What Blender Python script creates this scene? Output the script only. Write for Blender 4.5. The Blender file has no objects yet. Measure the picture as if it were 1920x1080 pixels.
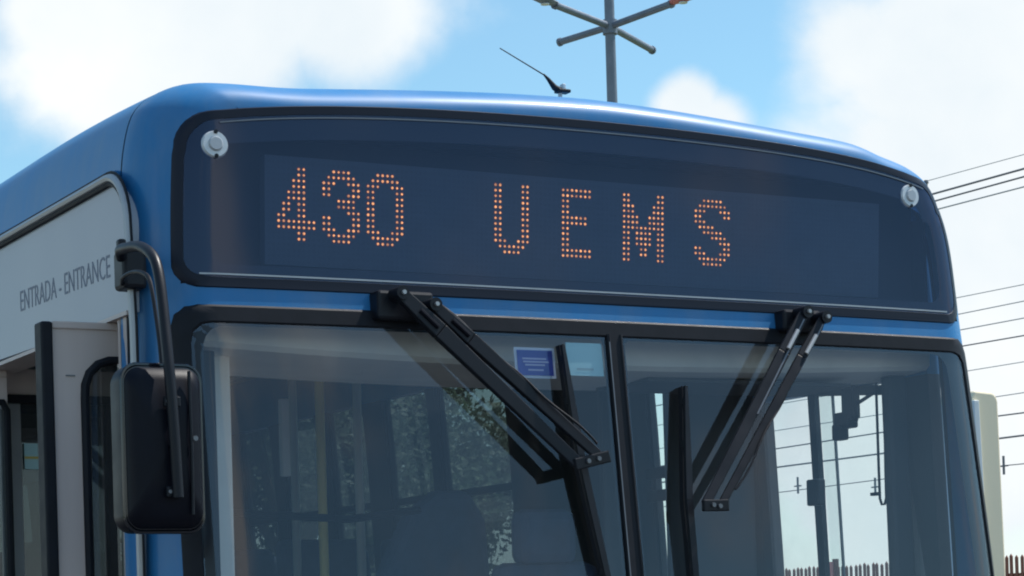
import bpy, math, random
import numpy as np
from mathutils import Vector, Matrix
R = math.radians
rnd = random.Random(7)
scene = bpy.context.scene
COL = scene.collection

# ------------------------------------------------------------------ camera
cam_d = bpy.data.cameras.new("camera")
cam = bpy.data.objects.new("camera", cam_d)
COL.objects.link(cam)
cam.location = (-3.0846, -4.9662, 1.6693)
yaw, pit, rol = .5077, .0103, -.0308
fw = Vector((math.sin(yaw)*math.cos(pit), math.cos(yaw)*math.cos(pit), math.sin(pit)))
rt = Vector((math.cos(yaw), -math.sin(yaw), 0)); up = rt.cross(fw)
r2 = rt*math.cos(rol) + up*math.sin(rol); u2 = -rt*math.sin(rol) + up*math.cos(rol)
cam.rotation_euler = Matrix((r2, u2, -fw)).transposed().to_euler()
cam_d.sensor_width = 36
cam_d.lens = 36*4201.17/1920
cam_d.shift_y = (1125.01-540)/1920
cam_d.clip_start = .05
cam_d.clip_end = 6000
scene.camera = cam

# ------------------------------------------------------------------ view
scene.view_settings.view_transform = 'Standard'
scene.view_settings.look = 'None'
scene.view_settings.exposure = 0.8
scene.view_settings.gamma = 1
scene.view_settings.use_curve_mapping = False
scene.cycles.max_bounces = 10
scene.cycles.transparent_max_bounces = 24
scene.cycles.use_denoising = True
scene.cycles.filter_width = 2.0

# ------------------------------------------------------------------ world
SUN_EL, SUN_AZ = 60, 94          # azimuth from +Y (the bus's tail) towards +X
world = bpy.data.worlds.new("World"); scene.world = world; world.use_nodes = True
nt = world.node_tree; nt.nodes.clear()
def N(nt, typ, **k):
    n = nt.nodes.new(typ)
    for a, v in k.items():
        if a.startswith('in_'):
            key = a[3:]
            n.inputs[int(key) if key.isdigit() else key].default_value = v
        else: setattr(n, a, v)
    return n
def L(nt, a, b): nt.links.new(a, b)
def M_(nt, op, a, b=None, c=None, clamp=False):
    n = nt.nodes.new('ShaderNodeMath'); n.operation = op; n.use_clamp = clamp
    for i, v in enumerate((a, b, c)):
        if v is None: continue
        if isinstance(v, (int, float)): n.inputs[i].default_value = v
        else: nt.links.new(v, n.inputs[i])
    return n.outputs[0]
sky = N(nt, 'ShaderNodeTexSky', sky_type='NISHITA', sun_disc=False)
sky.sun_elevation = R(SUN_EL); sky.sun_rotation = R(SUN_AZ)
sky.air_density = 1.0; sky.dust_density = .3; sky.ozone_density = 2.0
SKY_STRENGTH = .088
tc = N(nt, 'ShaderNodeTexCoord')
nrm = N(nt, 'ShaderNodeVectorMath', operation='NORMALIZE'); L(nt, tc.outputs['Generated'], nrm.inputs[0])
D = nrm.outputs[0]
# cloud density: two scales of fractal noise plus the cloud banks standing over this street
no1 = N(nt, 'ShaderNodeTexNoise', noise_dimensions='3D'); no1.inputs['Scale'].default_value = 9; no1.inputs['Detail'].default_value = 9; no1.inputs['Roughness'].default_value = .52
no1.inputs['Distortion'].default_value = .15
L(nt, D, no1.inputs['Vector'])
no2 = N(nt, 'ShaderNodeTexNoise', noise_dimensions='3D'); no2.inputs['Scale'].default_value = 2.6; no2.inputs['Detail'].default_value = 3
L(nt, D, no2.inputs['Vector'])
banks = [  # direction, angular radius, weight
    ((.330, .907, .262), .050, 1.0), ((.371, .891, .268), .055, 1.0), ((.409, .874, .264), .040, 1.0), ((.30,.915,.268), .03, .8),
    ((.5447, .8081, .2225), .0185, 1.0), ((.553, .803, .214), .02, .9),
    ((.640, .730, .232), .068, 1.1), ((.645, .740, .17), .085, 1.1), ((.6564, .7502, .0791), .09, .9),
    ((.604, .765, .247), .042, .8), ((.60, .78, .185), .045, .75), ((.59,.79,.16), .06, .8), ((.57,.81,.19),.03,.55)]
acc = None
for c, r, w in banks:
    v = Vector(c).normalized()
    ds = N(nt, 'ShaderNodeVectorMath', operation='DISTANCE'); L(nt, D, ds.inputs[0]); ds.inputs[1].default_value = v
    q = M_(nt, 'DIVIDE', ds.outputs['Value'], r)
    q = M_(nt, 'MULTIPLY', q, q)
    q = M_(nt, 'MULTIPLY', q, -.9)
    q = M_(nt, 'EXPONENT', q)
    q = M_(nt, 'MULTIPLY', q, w)
    acc = q if acc is None else M_(nt, 'MAXIMUM', acc, q)
n1 = M_(nt, 'MULTIPLY', M_(nt, 'SUBTRACT', no1.outputs['Fac'], .5), 1.5)
n2 = M_(nt, 'MULTIPLY', M_(nt, 'SUBTRACT', no2.outputs['Fac'], .56), 2.6)
# general cloud field everywhere that is not the open patch above the bus
inview = N(nt, 'ShaderNodeVectorMath', operation='DISTANCE'); L(nt, D, inview.inputs[0]); inview.inputs[1].default_value = Vector((.46, .86, .2)).normalized()
far = M_(nt, 'SUBTRACT', M_(nt, 'MULTIPLY', inview.outputs['Value'], 3.2), .75, clamp=True)
gen = M_(nt, 'MULTIPLY', M_(nt, 'ADD', n2, .25), far)
den = M_(nt, 'ADD', M_(nt, 'MAXIMUM', acc, gen), M_(nt, 'MULTIPLY', n1, 1.0))
mask = N(nt, 'ShaderNodeMapRange', interpolation_type='SMOOTHSTEP'); L(nt, den, mask.inputs['Value'])
mask.inputs['From Min'].default_value = .24; mask.inputs['From Max'].default_value = .68
mask.inputs['To Min'].default_value = 0.04
sep = N(nt, 'ShaderNodeSeparateXYZ'); L(nt, D, sep.inputs[0])
hz = N(nt, 'ShaderNodeMapRange', interpolation_type='SMOOTHSTEP'); L(nt, sep.outputs['Z'], hz.inputs['Value'])
hz.inputs['From Min'].default_value = .0; hz.inputs['From Max'].default_value = .20
hz.inputs['To Min'].default_value = .82; hz.inputs['To Max'].default_value = 0
mk = M_(nt, 'MAXIMUM', mask.outputs[0], hz.outputs[0])
# cloud brightness: thick parts brighter, faint grey-blue modelling
cb = N(nt, 'ShaderNodeMapRange'); L(nt, no1.outputs['Fac'], cb.inputs['Value'])
cb.inputs['From Min'].default_value = .3; cb.inputs['From Max'].default_value = .7
cb.inputs['To Min'].default_value = 0; cb.inputs['To Max'].default_value = 1
ccol = N(nt, 'ShaderNodeMixRGB'); L(nt, cb.outputs[0], ccol.inputs[0])
ccol.inputs[1].default_value = (.47, .52, .555, 1); ccol.inputs[2].default_value = (.585, .60, .60, 1)
skm = N(nt, 'ShaderNodeMixRGB', blend_type='MULTIPLY'); skm.inputs[0].default_value = 1
L(nt, sky.outputs[0], skm.inputs[1]); skm.inputs[2].default_value = (SKY_STRENGTH*.86, SKY_STRENGTH*1.12, SKY_STRENGTH*1.06, 1)
mx = N(nt, 'ShaderNodeMixRGB'); L(nt, mk, mx.inputs[0]); L(nt, skm.outputs[0], mx.inputs[1]); L(nt, ccol.outputs[0], mx.inputs[2])
bg = N(nt, 'ShaderNodeBackground'); L(nt, mx.outputs[0], bg.inputs[0]); bg.inputs[1].default_value = 1.0
wo = N(nt, 'ShaderNodeOutputWorld'); L(nt, bg.outputs[0], wo.inputs[0])

# ------------------------------------------------------------------ sun
sd = bpy.data.lights.new("sun", 'SUN'); sun = bpy.data.objects.new("sun", sd); COL.objects.link(sun)
sd.energy = 3.2; sd.angle = R(.5); sd.color = (1, .96, .9)
sv = Vector((math.sin(R(SUN_AZ))*math.cos(R(SUN_EL)), math.cos(R(SUN_AZ))*math.cos(R(SUN_EL)), math.sin(R(SUN_EL))))
sun.rotation_euler = sv.to_track_quat('Z', 'Y').to_euler()
sun.location = (10, 10, 30)

# ------------------------------------------------------------------ materials
MATS = {}
def mat(name, col, rough=.5, metal=0., coat=0., var=.0, scale=6., bump=0., emis=None, estr=0., spec=.5, streak=False):
    m = bpy.data.materials.new(name); m.use_nodes = True; t = m.node_tree
    b = t.nodes['Principled BSDF']
    b.inputs['Base Color'].default_value = (*col, 1); b.inputs['Roughness'].default_value = rough
    b.inputs['Metallic'].default_value = metal; b.inputs['Coat Weight'].default_value = coat
    b.inputs['Coat Roughness'].default_value = .12; b.inputs['Specular IOR Level'].default_value = spec
    if emis: b.inputs['Emission Color'].default_value = (*emis, 1); b.inputs['Emission Strength'].default_value = estr
    if var or bump:
        c = N(t, 'ShaderNodeTexCoord'); mp = N(t, 'ShaderNodeMapping'); L(t, c.outputs['Object'], mp.inputs[0])
        if streak: mp.inputs['Scale'].default_value = (1, 1, .12)
        n = N(t, 'ShaderNodeTexNoise'); n.inputs['Scale'].default_value = scale; n.inputs['Detail'].default_value = 7; n.inputs['Roughness'].default_value = .6
        L(t, mp.outputs[0], n.inputs['Vector'])
        if var:
            mr = N(t, 'ShaderNodeMapRange'); L(t, n.outputs['Fac'], mr.inputs[0]); mr.inputs['From Min'].default_value = .3; mr.inputs['From Max'].default_value = .7
            mr.inputs['To Min'].default_value = 1-var; mr.inputs['To Max'].default_value = 1+var
            mu = N(t, 'ShaderNodeVectorMath', operation='SCALE'); mu.inputs[0].default_value = col; L(t, mr.outputs[0], mu.inputs['Scale'])
            L(t, mu.outputs[0], b.inputs['Base Color'])
            rr = N(t, 'ShaderNodeMapRange'); L(t, n.outputs['Fac'], rr.inputs[0]); rr.inputs['To Min'].default_value = max(rough-.12, .02); rr.inputs['To Max'].default_value = min(rough+.15, 1)
            L(t, rr.outputs[0], b.inputs['Roughness'])
        if bump:
            bp = N(t, 'ShaderNodeBump'); bp.inputs['Strength'].default_value = bump; bp.inputs['Distance'].default_value = .01
            L(t, n.outputs['Fac'], bp.inputs['Height']); L(t, bp.outputs[0], b.inputs['Normal'])
    MATS[name] = m
    return m
def glass(name, tint, rough=.02, ior=1.5, dirt=0., refl=(.95, .97, 1)):
    """a thin pane: Fresnel mirror over clear tint, with a film of dust"""
    m = bpy.data.materials.new(name); m.use_nodes = True; t = m.node_tree; t.nodes.clear()
    tr = N(t, 'ShaderNodeBsdfTransparent'); tr.inputs[0].default_value = (*tint, 1)
    gl = N(t, 'ShaderNodeBsdfGlossy'); gl.inputs['Roughness'].default_value = rough; gl.inputs[0].default_value = (*refl, 1)
    ge = N(t, 'ShaderNodeNewGeometry'); dt = N(t, 'ShaderNodeVectorMath', operation='DOT_PRODUCT')
    L(t, ge.outputs['Incoming'], dt.inputs[0]); L(t, ge.outputs['Normal'], dt.inputs[1])
    f0 = ((ior-1)/(ior+1))**2*1.7                      # both faces of the pane mirror a little
    c_ = M_(t, 'SUBTRACT', 1, M_(t, 'ABSOLUTE', dt.outputs['Value']), clamp=True)
    fr = M_(t, 'ADD', M_(t, 'MULTIPLY', M_(t, 'POWER', c_, 5), 1-f0), f0, clamp=True)
    mi = N(t, 'ShaderNodeMixShader'); L(t, fr, mi.inputs[0]); L(t, tr.outputs[0], mi.inputs[1]); L(t, gl.outputs[0], mi.inputs[2])
    out = N(t, 'ShaderNodeOutputMaterial'); last = mi
    if dirt:
        c = N(t, 'ShaderNodeTexCoord')
        n = N(t, 'ShaderNodeTexNoise'); n.inputs['Scale'].default_value = 3.5; n.inputs['Detail'].default_value = 8; n.inputs['Roughness'].default_value = .65
        L(t, c.outputs['Object'], n.inputs['Vector'])
        mr = N(t, 'ShaderNodeMapRange'); L(t, n.outputs['Fac'], mr.inputs[0]); mr.inputs['From Min'].default_value = .3; mr.inputs['From Max'].default_value = .75
        mr.inputs['To Min'].default_value = dirt*.35; mr.inputs['To Max'].default_value = dirt*1.5
        if name == 'windshield_glass':
            sp_ = N(t, 'ShaderNodeSeparateXYZ'); L(t, c.outputs['Object'], sp_.inputs[0]); sw_ = None
            for ax_, az_, r0_, r1_ in ((-.61, 2.47, .28, 1.02), (.60, 2.47, .30, 1.05)):
                dx_ = M_(t, 'SUBTRACT', sp_.outputs[0], ax_); dz_ = M_(t, 'SUBTRACT', sp_.outputs[2], az_)
                rr_ = M_(t, 'SQRT', M_(t, 'ADD', M_(t, 'MULTIPLY', dx_, dx_), M_(t, 'MULTIPLY', dz_, dz_)))
                rr_ = M_(t, 'ADD', rr_, M_(t, 'MULTIPLY', n.outputs['Fac'], .012))
                k_ = M_(t, 'MULTIPLY', M_(t, 'MULTIPLY', M_(t, 'SUBTRACT', rr_, r0_), 60, clamp=True), M_(t, 'MULTIPLY', M_(t, 'SUBTRACT', r1_, rr_), 60, clamp=True))
                sw_ = k_ if sw_ is None else M_(t, 'MAXIMUM', sw_, k_)
            keep = M_(t, 'SUBTRACT', 1.35, M_(t, 'MULTIPLY', sw_, .75))
            mult_ = M_(t, 'MULTIPLY', mr.outputs[0], keep)
        else: mult_ = mr.outputs[0]
        df = N(t, 'ShaderNodeBsdfDiffuse'); df.inputs[0].default_value = (.42, .44, .47, 1)
        m2 = N(t, 'ShaderNodeMixShader'); L(t, mult_, m2.inputs[0]); L(t, mi.outputs[0], m2.inputs[1]); L(t, df.outputs[0], m2.inputs[2]); last = m2
    L(t, last.outputs[0], out.inputs[0])
    MATS[name] = m
    return m
mat('blue', (.011, .170, .42), .46, 0, .22, .10, 2.2, spec=.4)
def dusty(m, amount, col):
    """a film of road dust, thicker in streaky patches, with fine scratches in the gloss"""
    t = m.node_tree; b = t.nodes['Principled BSDF']; src = b.inputs['Base Color'].links[0].from_socket
    c = N(t, 'ShaderNodeTexCoord'); mp = N(t, 'ShaderNodeMapping'); mp.inputs['Scale'].default_value = (1, 1, .35); L(t, c.outputs['Object'], mp.inputs[0])
    n = N(t, 'ShaderNodeTexNoise'); n.inputs['Scale'].default_value = 5; n.inputs['Detail'].default_value = 10; n.inputs['Roughness'].default_value = .7; L(t, mp.outputs[0], n.inputs['Vector'])
    r_ = N(t, 'ShaderNodeMapRange'); L(t, n.outputs['Fac'], r_.inputs[0]); r_.inputs['From Min'].default_value = .42; r_.inputs['From Max'].default_value = .75; r_.inputs['To Max'].default_value = amount
    mx_ = N(t, 'ShaderNodeMixRGB'); L(t, r_.outputs[0], mx_.inputs[0]); L(t, src, mx_.inputs[1]); mx_.inputs[2].default_value = (*col, 1); L(t, mx_.outputs[0], b.inputs['Base Color'])
    n2_ = N(t, 'ShaderNodeTexNoise'); n2_.inputs['Scale'].default_value = 2.2; n2_.inputs['Detail'].default_value = 2; L(t, c.outputs['Object'], n2_.inputs['Vector'])
    bp_ = N(t, 'ShaderNodeBump'); bp_.inputs['Strength'].default_value = .25; bp_.inputs['Distance'].default_value = .012; L(t, n2_.outputs['Fac'], bp_.inputs['Height']); L(t, bp_.outputs[0], b.inputs['Normal'])
    L(t, bp_.outputs[0], b.inputs['Coat Normal'])
dusty(MATS['blue'], .30, (.22, .25, .28))
mat('rubber', (.010, .012, .018), .55, var=.25, scale=20, spec=.22)
mat('black', (.008, .010, .016), .42, var=.2, scale=14, spec=.28)
mat('housing', (.005, .006, .012), .42, var=.2, scale=9, bump=.05, spec=.16)
mat('sign_frame', (.008, .012, .026), .42, spec=.25)
mat('black_gloss', (.008, .010, .016), .12, coat=.4)
mat('frit', (.008, .011, .018), .3)
mat('white_panel', (.34, .37, .43), .38, coat=.15, var=.06, scale=3, streak=True)
mat('beige', (.58, .49, .46), .5, var=.10, scale=5, streak=True)
mat('int_beige', (.88, .83, .77), .6, var=.08, scale=4)
mat('int_grey', (.30, .31, .32), .7, var=.1, scale=4)
mat('int_dark', (.055, .06, .07), .7, var=.15, scale=5)
mat('alu', (.42, .43, .45), .42, .45, var=.1, scale=10, streak=True)
mat('alu_dark', (.16, .17, .19), .4, .5)
mat('steel', (.6, .6, .6), .25, 1.)
mat('pole_grey', (.62, .62, .58), .35)
mat('yellow', (.62, .50, .14), .45)
mat('seat_blue', (.05, .075, .14), .7, var=.2, scale=12)
mat('floor_grey', (.08, .085, .09), .8, var=.2, scale=12)
mat('marker', (.62, .66, .70), .3, coat=.5, var=.05, scale=60)
mat('marker_in', (.42, .45, .49), .35, coat=.5)
mat('board', (.088, .104, .125), .6, var=.12, scale=18)
mat('sign_dark', (.020, .028, .045), .6)
mat('led', (.30, .06, .03), .4, emis=(1., .38, .11), estr=1.0)
mat('led_bezel', (.10, .03, .03), .5, emis=(1., .13, .06), estr=.055)  # faint red emission stands in for the glow around each dot
mat('text_ink', (.18, .20, .26), .6)
mat('sticker_blue', (.03, .06, .34), .5)
mat('sticker_line', (.30, .33, .55), .5)
mat('sticker_white', (.62, .64, .75), .5)
mat('sticker_teal', (.42, .66, .70), .5)
mat('sticker_grey', (.3, .42, .47), .5)
mat('paper_pink', (.60, .42, .40), .7)
mat('paper_white', (.75, .76, .78), .6)
mat('chrome', (.75, .76, .78), .15, 1.)
mat('lamp_white', (.85, .86, .88), .3)
mat('tyre', (.02, .02, .02), .8)
mat('asphalt', (.05, .05, .052), .9, var=.25, scale=40, bump=.4)
mat('pavement', (.26, .25, .23), .9, var=.2, scale=8, bump=.2)
mat('earth', (.10, .13, .05), 1, var=.4, scale=.4)
mat('galvan', (.17, .20, .25), .5, .3, var=.15, scale=3)
mat('lamp_red', (.50, .16, .15), .45)
mat('cable', (.15, .16, .18), .6)
mat('cable_pale', (.33, .36, .38), .6)
mat('concrete', (.42, .41, .39), .85, var=.15, scale=6, bump=.2)
mat('cream', (.90, .78, .56), .6, var=.06, scale=2, streak=True)
mat('cream_edge', (.72, .75, .76), .55)
mat('rust', (.20, .085, .06), .8, var=.35, scale=20)
mat('bark', (.10, .075, .05), .9, var=.3, scale=10)
mat('leafA', (.03, .06, .018), .6, var=.35, scale=3)
mat('leafB', (.055, .10, .03), .6, var=.35, scale=3)
mat('wall_ext', (.45, .43, .40), .8, var=.1, scale=1.5)
mat('roof_tile', (.30, .13, .08), .8, var=.2, scale=5)
def board_dots(m):
    t = m.node_tree; b = t.nodes['Principled BSDF']; src = b.inputs['Base Color'].links[0].from_socket
    c = N(t, 'ShaderNodeTexCoord'); sp_ = N(t, 'ShaderNodeSeparateXYZ'); L(t, c.outputs['Object'], sp_.inputs[0])
    fx = M_(t, 'SUBTRACT', M_(t, 'FRACT', M_(t, 'DIVIDE', M_(t, 'ADD', sp_.outputs[0], 10*.0134+.9055+.0067), .0134)), .5)
    fz = M_(t, 'SUBTRACT', M_(t, 'FRACT', M_(t, 'DIVIDE', M_(t, 'ADD', sp_.outputs[2], -2.7955+.01415*20.5), .01415)), .5)
    rr_ = M_(t, 'ADD', M_(t, 'MULTIPLY', fx, fx), M_(t, 'MULTIPLY', fz, fz))
    k_ = M_(t, 'LESS_THAN', rr_, .085)
    mx_ = N(t, 'ShaderNodeMixRGB'); L(t, M_(t, 'MULTIPLY', k_, .13), mx_.inputs[0]); L(t, src, mx_.inputs[1]); mx_.inputs[2].default_value = (.035, .035, .04, 1); L(t, mx_.outputs[0], b.inputs['Base Color'])
board_dots(MATS['board'])
t_ = MATS['led'].node_tree; c_ = N(t_, 'ShaderNodeTexCoord'); n_ = N(t_, 'ShaderNodeTexNoise'); n_.inputs['Scale'].default_value = 85; L(t_, c_.outputs['Object'], n_.inputs['Vector'])
r_ = N(t_, 'ShaderNodeMapRange'); L(t_, n_.outputs['Fac'], r_.inputs[0]); r_.inputs['From Min'].default_value = .3; r_.inputs['From Max'].default_value = .7; r_.inputs['To Min'].default_value = .45; r_.inputs['To Max'].default_value = 1.6
L(t_, r_.outputs[0], t_.nodes['Principled BSDF'].inputs['Emission Strength'])
glass('windshield_glass', (.82, .87, .90), .015, 1.5, dirt=.035, refl=(.82, .85, .94))
glass('sign_glass', (.50, .56, .68), .05, 1.5, dirt=.014, refl=(.54, .62, .88))
glass('clear_glass', (.94, .98, .97), .01, 1.3, dirt=.02)
glass('pale_glass', (.96, .99, .99), .01, 1.3, dirt=.06)
glass('tinted_glass', (.42, .47, .47), .02, 1.5, dirt=.10)
glass('door_glass', (.40, .45, .46), .03, 1.5, dirt=.08)
mat('mirror_face', (.8, .8, .8), .02, 1.)

# ------------------------------------------------------------------ mesh helpers
class MB:
    def __init__(s): s.v = []; s.f = []; s.m = []
    def add(s, vs, fs, mi=0):
        o = len(s.v); s.v += [tuple(map(float, v)) for v in vs]; s.f += [tuple(i+o for i in f) for f in fs]; s.m += [mi]*len(fs); return s
    def box(s, a, b, mi=0):
        x0, y0, z0 = a; x1, y1, z1 = b
        vs = [(x0,y0,z0),(x1,y0,z0),(x1,y1,z0),(x0,y1,z0),(x0,y0,z1),(x1,y0,z1),(x1,y1,z1),(x0,y1,z1)]
        return s.add(vs, [(0,3,2,1),(4,5,6,7),(0,1,5,4),(1,2,6,5),(2,3,7,6),(3,0,4,7)], mi)
    def bar(s, p, q, w, h, side=(1, 0, 0), w2=None, h2=None, mi=0):
        p, q = Vector(p), Vector(q); d = (q-p).normalized(); sd = Vector(side); sd = (sd - d*sd.dot(d)).normalized(); n = d.cross(sd)
        w2 = w if w2 is None else w2; h2 = h if h2 is None else h2; vs = []
        for c, ww, hh in ((p, w, h), (q, w2, h2)):
            for a, b in ((-1,-1),(1,-1),(1,1),(-1,1)): vs.append(c + sd*a*ww/2 + n*b*hh/2)
        return s.add(vs, [(0,3,2,1),(4,5,6,7),(0,1,5,4),(1,2,6,5),(2,3,7,6),(3,0,4,7)], mi)
    def tube(s, pts, r, seg=8, mi=0, closed=False):
        pts = [Vector(p) for p in pts]; n = len(pts); rs = r if isinstance(r, (list, tuple)) else [r]*n
        vs = []; prev = None
        for i, p in enumerate(pts):
            a = pts[max(i-1, 0)] if not closed else pts[i-1]; b = pts[min(i+1, n-1)] if not closed else pts[(i+1) % n]
            d = (b-a).normalized()
            if prev is None: prev = d.orthogonal().normalized()
            prev = (prev - d*prev.dot(d)).normalized(); o = d.cross(prev)
            for k in range(seg):
                t = 2*math.pi*k/seg; vs.append(p + (prev*math.cos(t)+o*math.sin(t))*rs[i])
        fs = []
        m = n if closed else n-1
        for i in range(m):
            j = (i+1) % n
            for k in range(seg): fs.append((i*seg+k, i*seg+(k+1) % seg, j*seg+(k+1) % seg, j*seg+k))
        if not closed: fs += [tuple(range(seg-1, -1, -1)), tuple((n-1)*seg+k for k in range(seg))]
        return s.add(vs, fs, mi)
    def disc(s, c, r, axis, depth=.004, seg=24, r2=None, mi=0):
        c = Vector(c); a = Vector(axis).normalized()
        return s.tube([c, c+a*depth], [r, r2 or r], seg, mi)
    def grid(s, rows, mi=0, flip=False):
        nr, nc = len(rows), len(rows[0]); fs = []
        for i in range(nr-1):
            for j in range(nc-1):
                f = (i*nc+j, i*nc+j+1, (i+1)*nc+j+1, (i+1)*nc+j); fs.append(f[::-1] if flip else f)
        return s.add([v for r in rows for v in r], fs, mi)
def origin(o):
    v = Vector((0, 0, 0))
    while o is not None: v = v + o.location; o = o.parent
    return v
def build(mb, name, m, parent=None, loc=None, smooth=False, bevel=0., props=None, cut=40):
    """one mesh object; vertices are given in world space and stored relative to its own origin"""
    base = origin(parent) if parent else Vector((0, 0, 0))
    loc = Vector(loc) if loc is not None else (base if parent else Vector((0, 0, 0)))
    me = bpy.data.meshes.new(name); me.from_pydata([tuple(Vector(v)-loc) for v in mb.v], [], mb.f)
    for k in (m if isinstance(m, (list, tuple)) else [m]): me.materials.append(MATS[k])
    for p, k in zip(me.polygons, mb.m): p.material_index = k
    if smooth:
        for p in me.polygons: p.use_smooth = True
        me.set_sharp_from_angle(angle=R(cut))
    me.update()
    o = bpy.data.objects.new(name, me); COL.objects.link(o); o.location = loc - base
    if parent: o.parent = parent
    if bevel:
        b = o.modifiers.new('bevel', 'BEVEL'); b.width = bevel; b.segments = 2; b.limit_method = 'ANGLE'; b.angle_limit = R(40)
    for k, v in (props or {}).items(): o[k] = v
    return o
def tag(o, label, cat=None, group=None, kind=None):
    if label: o['label'] = label
    if cat: o['category'] = cat
    if group: o['group'] = group
    if kind: o['kind'] = kind
    return o
def empty(name, loc, label, cat, group=None):
    o = bpy.data.objects.new(name, None); COL.objects.link(o); o.location = loc; o.empty_display_size = .3
    return tag(o, label, cat, group)
def dup(o, loc=None, parent=None):
    c = o.copy(); COL.objects.link(c)
    if loc is not None: c.location = loc
    if parent is not None: c.parent = parent
    for ch in list(o.children): dup(ch, None, c)
    return c

# ------------------------------------------------------------------ ground
def sheet(x0, x1, y0, y1, z): return MB().add([(x0,y0,z),(x1,y0,z),(x1,y1,z),(x0,y1,z)], [(0,1,2,3)])
tag(build(sheet(-2500, 2500, -2500, 2500, -.004), 'ground', 'earth'), 'flat green and earthy ground round the bus terminal', kind='structure')
tag(build(sheet(-9, 14, -60, 200, 0), 'road', 'asphalt'), 'dark asphalt under the bus', kind='structure')
tag(build(MB().box((14, -60, -.003), (30.5, 200, .13)), 'pavement', 'pavement', bevel=.02), 'pale pavement beside the road', kind='structure')
tag(build(MB().box((-16, -60, -.003), (-9, 200, .13)), 'pavement', 'pavement', bevel=.02), 'pale pavement on the door side of the bus', kind='structure')

# ================================================================== THE BUS
bus = empty('bus', (0, 0, 0), 'blue city bus with an amber LED route sign above its split windscreen', 'bus')
LEN = 11.4
# cross-section (right half): x half width, z
halfR = [(1.30,.35),(1.325,.9),(1.325,1.4),(1.32,1.77),(1.305,2.1),(1.292,2.36),(1.275,2.58),(1.256,2.73),(1.222,2.835),(1.172,2.93),(1.092,2.99),(.985,3.030),(.85,3.07),(.6,3.086),(.3,3.096),(0,3.10)]
halfL = [(1.262,.35),(1.266,.9),(1.266,1.4),(1.266,1.77),(1.264,2.1),(1.26,2.36),(1.256,2.58),(1.250,2.73),(1.238,2.86),(1.208,2.964),(1.138,3.026),(1.04,3.053),(.85,3.07),(.6,3.086),(.3,3.096),(0,3.10)]
def catmull(P, n):
    P = [np.array(p, float) for p in P]; P = [2*P[0]-P[1]] + P + [2*P[-1]-P[-2]]; out = []
    for i in range(1, len(P)-2):
        for k in range(n):
            t = k/n; a, b, c, d = P[i-1:i+3]
            out.append(.5*((2*b)+(-a+c)*t+(2*a-5*b+4*c-d)*t*t+(-a+3*b-3*c+d)*t**3))
    out.append(P[-2]); return out
hR = catmull(halfR, 6); hL = catmull(halfL, 6)
OUT = np.array([(-p[0], p[1]) for p in hL] + [(p[0], p[1]) for p in hR[-2::-1]])      # left bottom, over the roof, right bottom
def droop(P, y):
    """the roof dips towards the front"""
    if y >= 1.1: return P
    a = .034*((1.1-y)/.88)**2 if y > .22 else .034
    sm = lambda t: (lambda q: q*q*(3-2*q))(np.clip(t, 0, 1)); X_ = np.abs(P[:, 0])
    Q = P.copy(); Q[:, 1] -= a*(1+.5*sm(X_/.8))*(1-.6*sm((X_-.80)/.5))*sm((P[:, 1]-2.78)/.24); return Q
def normals(P):
    t = np.gradient(P, axis=0); t /= np.linalg.norm(t, axis=1)[:, None]; return np.stack([-t[:, 1], t[:, 0]], 1)
NOR = normals(OUT)                                                                    # outward
KZ = 1.92                                                                             # the cap's lip is shallower on top than at the sides
FO = droop(OUT, .22); FS = FO*np.array([1, KZ]); FN = normals(FS)
for _ in range(3):
    pad = np.vstack([FN[:1]]*4+[FN]+[FN[-1:]]*4); FN = sum(pad[i:i+len(FN)] for i in range(9))/9; FN /= np.linalg.norm(FN, axis=1)[:, None]
zR = np.array([p[1] for p in hR]); xR = np.array([p[0] for p in hR]); zL = np.array([p[1] for p in hL]); xL = np.array([p[0] for p in hL])
def Wd(z, side=1): return float(np.interp(z, zR, xR) if side > 0 else np.interp(z, zL, xL))
RA, YS = .15, .22
def dist_out(x, z):
    p = np.array([x, z*KZ]); a = FS[:-1]; b = FS[1:]; ab = b-a
    t = np.clip(((p-a)*ab).sum(1)/(ab*ab).sum(1), 0, 1); q = a+ab*t[:, None]
    return float(np.sqrt(((p-q)**2).sum(1)).min())
def rake(z): return .03*(z-2.5) if z > 2.5 else -(2.5-z)*.11
def F(x, z, off=0., d=None):
    """y of the front skin at (x, z); off pushes it forward"""
    d = dist_out(x, z) if d is None else d
    if d < RA:
        s = math.sqrt(max(0, 1-(1-d/RA)**2)); y = YS-.20*s
    else: s = 1; y = YS-.20
    y += s*(-.030*(1-min(1, abs(x)/1.2)**3)+rake(z))
    return y-off
def resample(loop, n):
    P = np.array(list(loop)+[loop[0]]); d = np.r_[0, np.cumsum(np.linalg.norm(np.diff(P, axis=0), axis=1))]
    s = np.linspace(0, d[-1], n, endpoint=False); return [(float(np.interp(q, d, P[:, 0])), float(np.interp(q, d, P[:, 1]))) for q in s]
def rrect(x0, x1, z0, z1, r, n=6):
    rs = r if isinstance(r, (list, tuple)) else [r]*4; out = []
    for (cx, cz, a), q in zip(((x0, z0, 180), (x1, z0, 270), (x1, z1, 0), (x0, z1, 90)), rs):
        ccx = cx+q if cx == x0 else cx-q; ccz = cz+q if cz == z0 else cz-q
        for k in range(n+1):
            t = R(a+90*k/n); out.append((ccx+q*math.cos(t), ccz+q*math.sin(t)))
    return out
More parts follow.
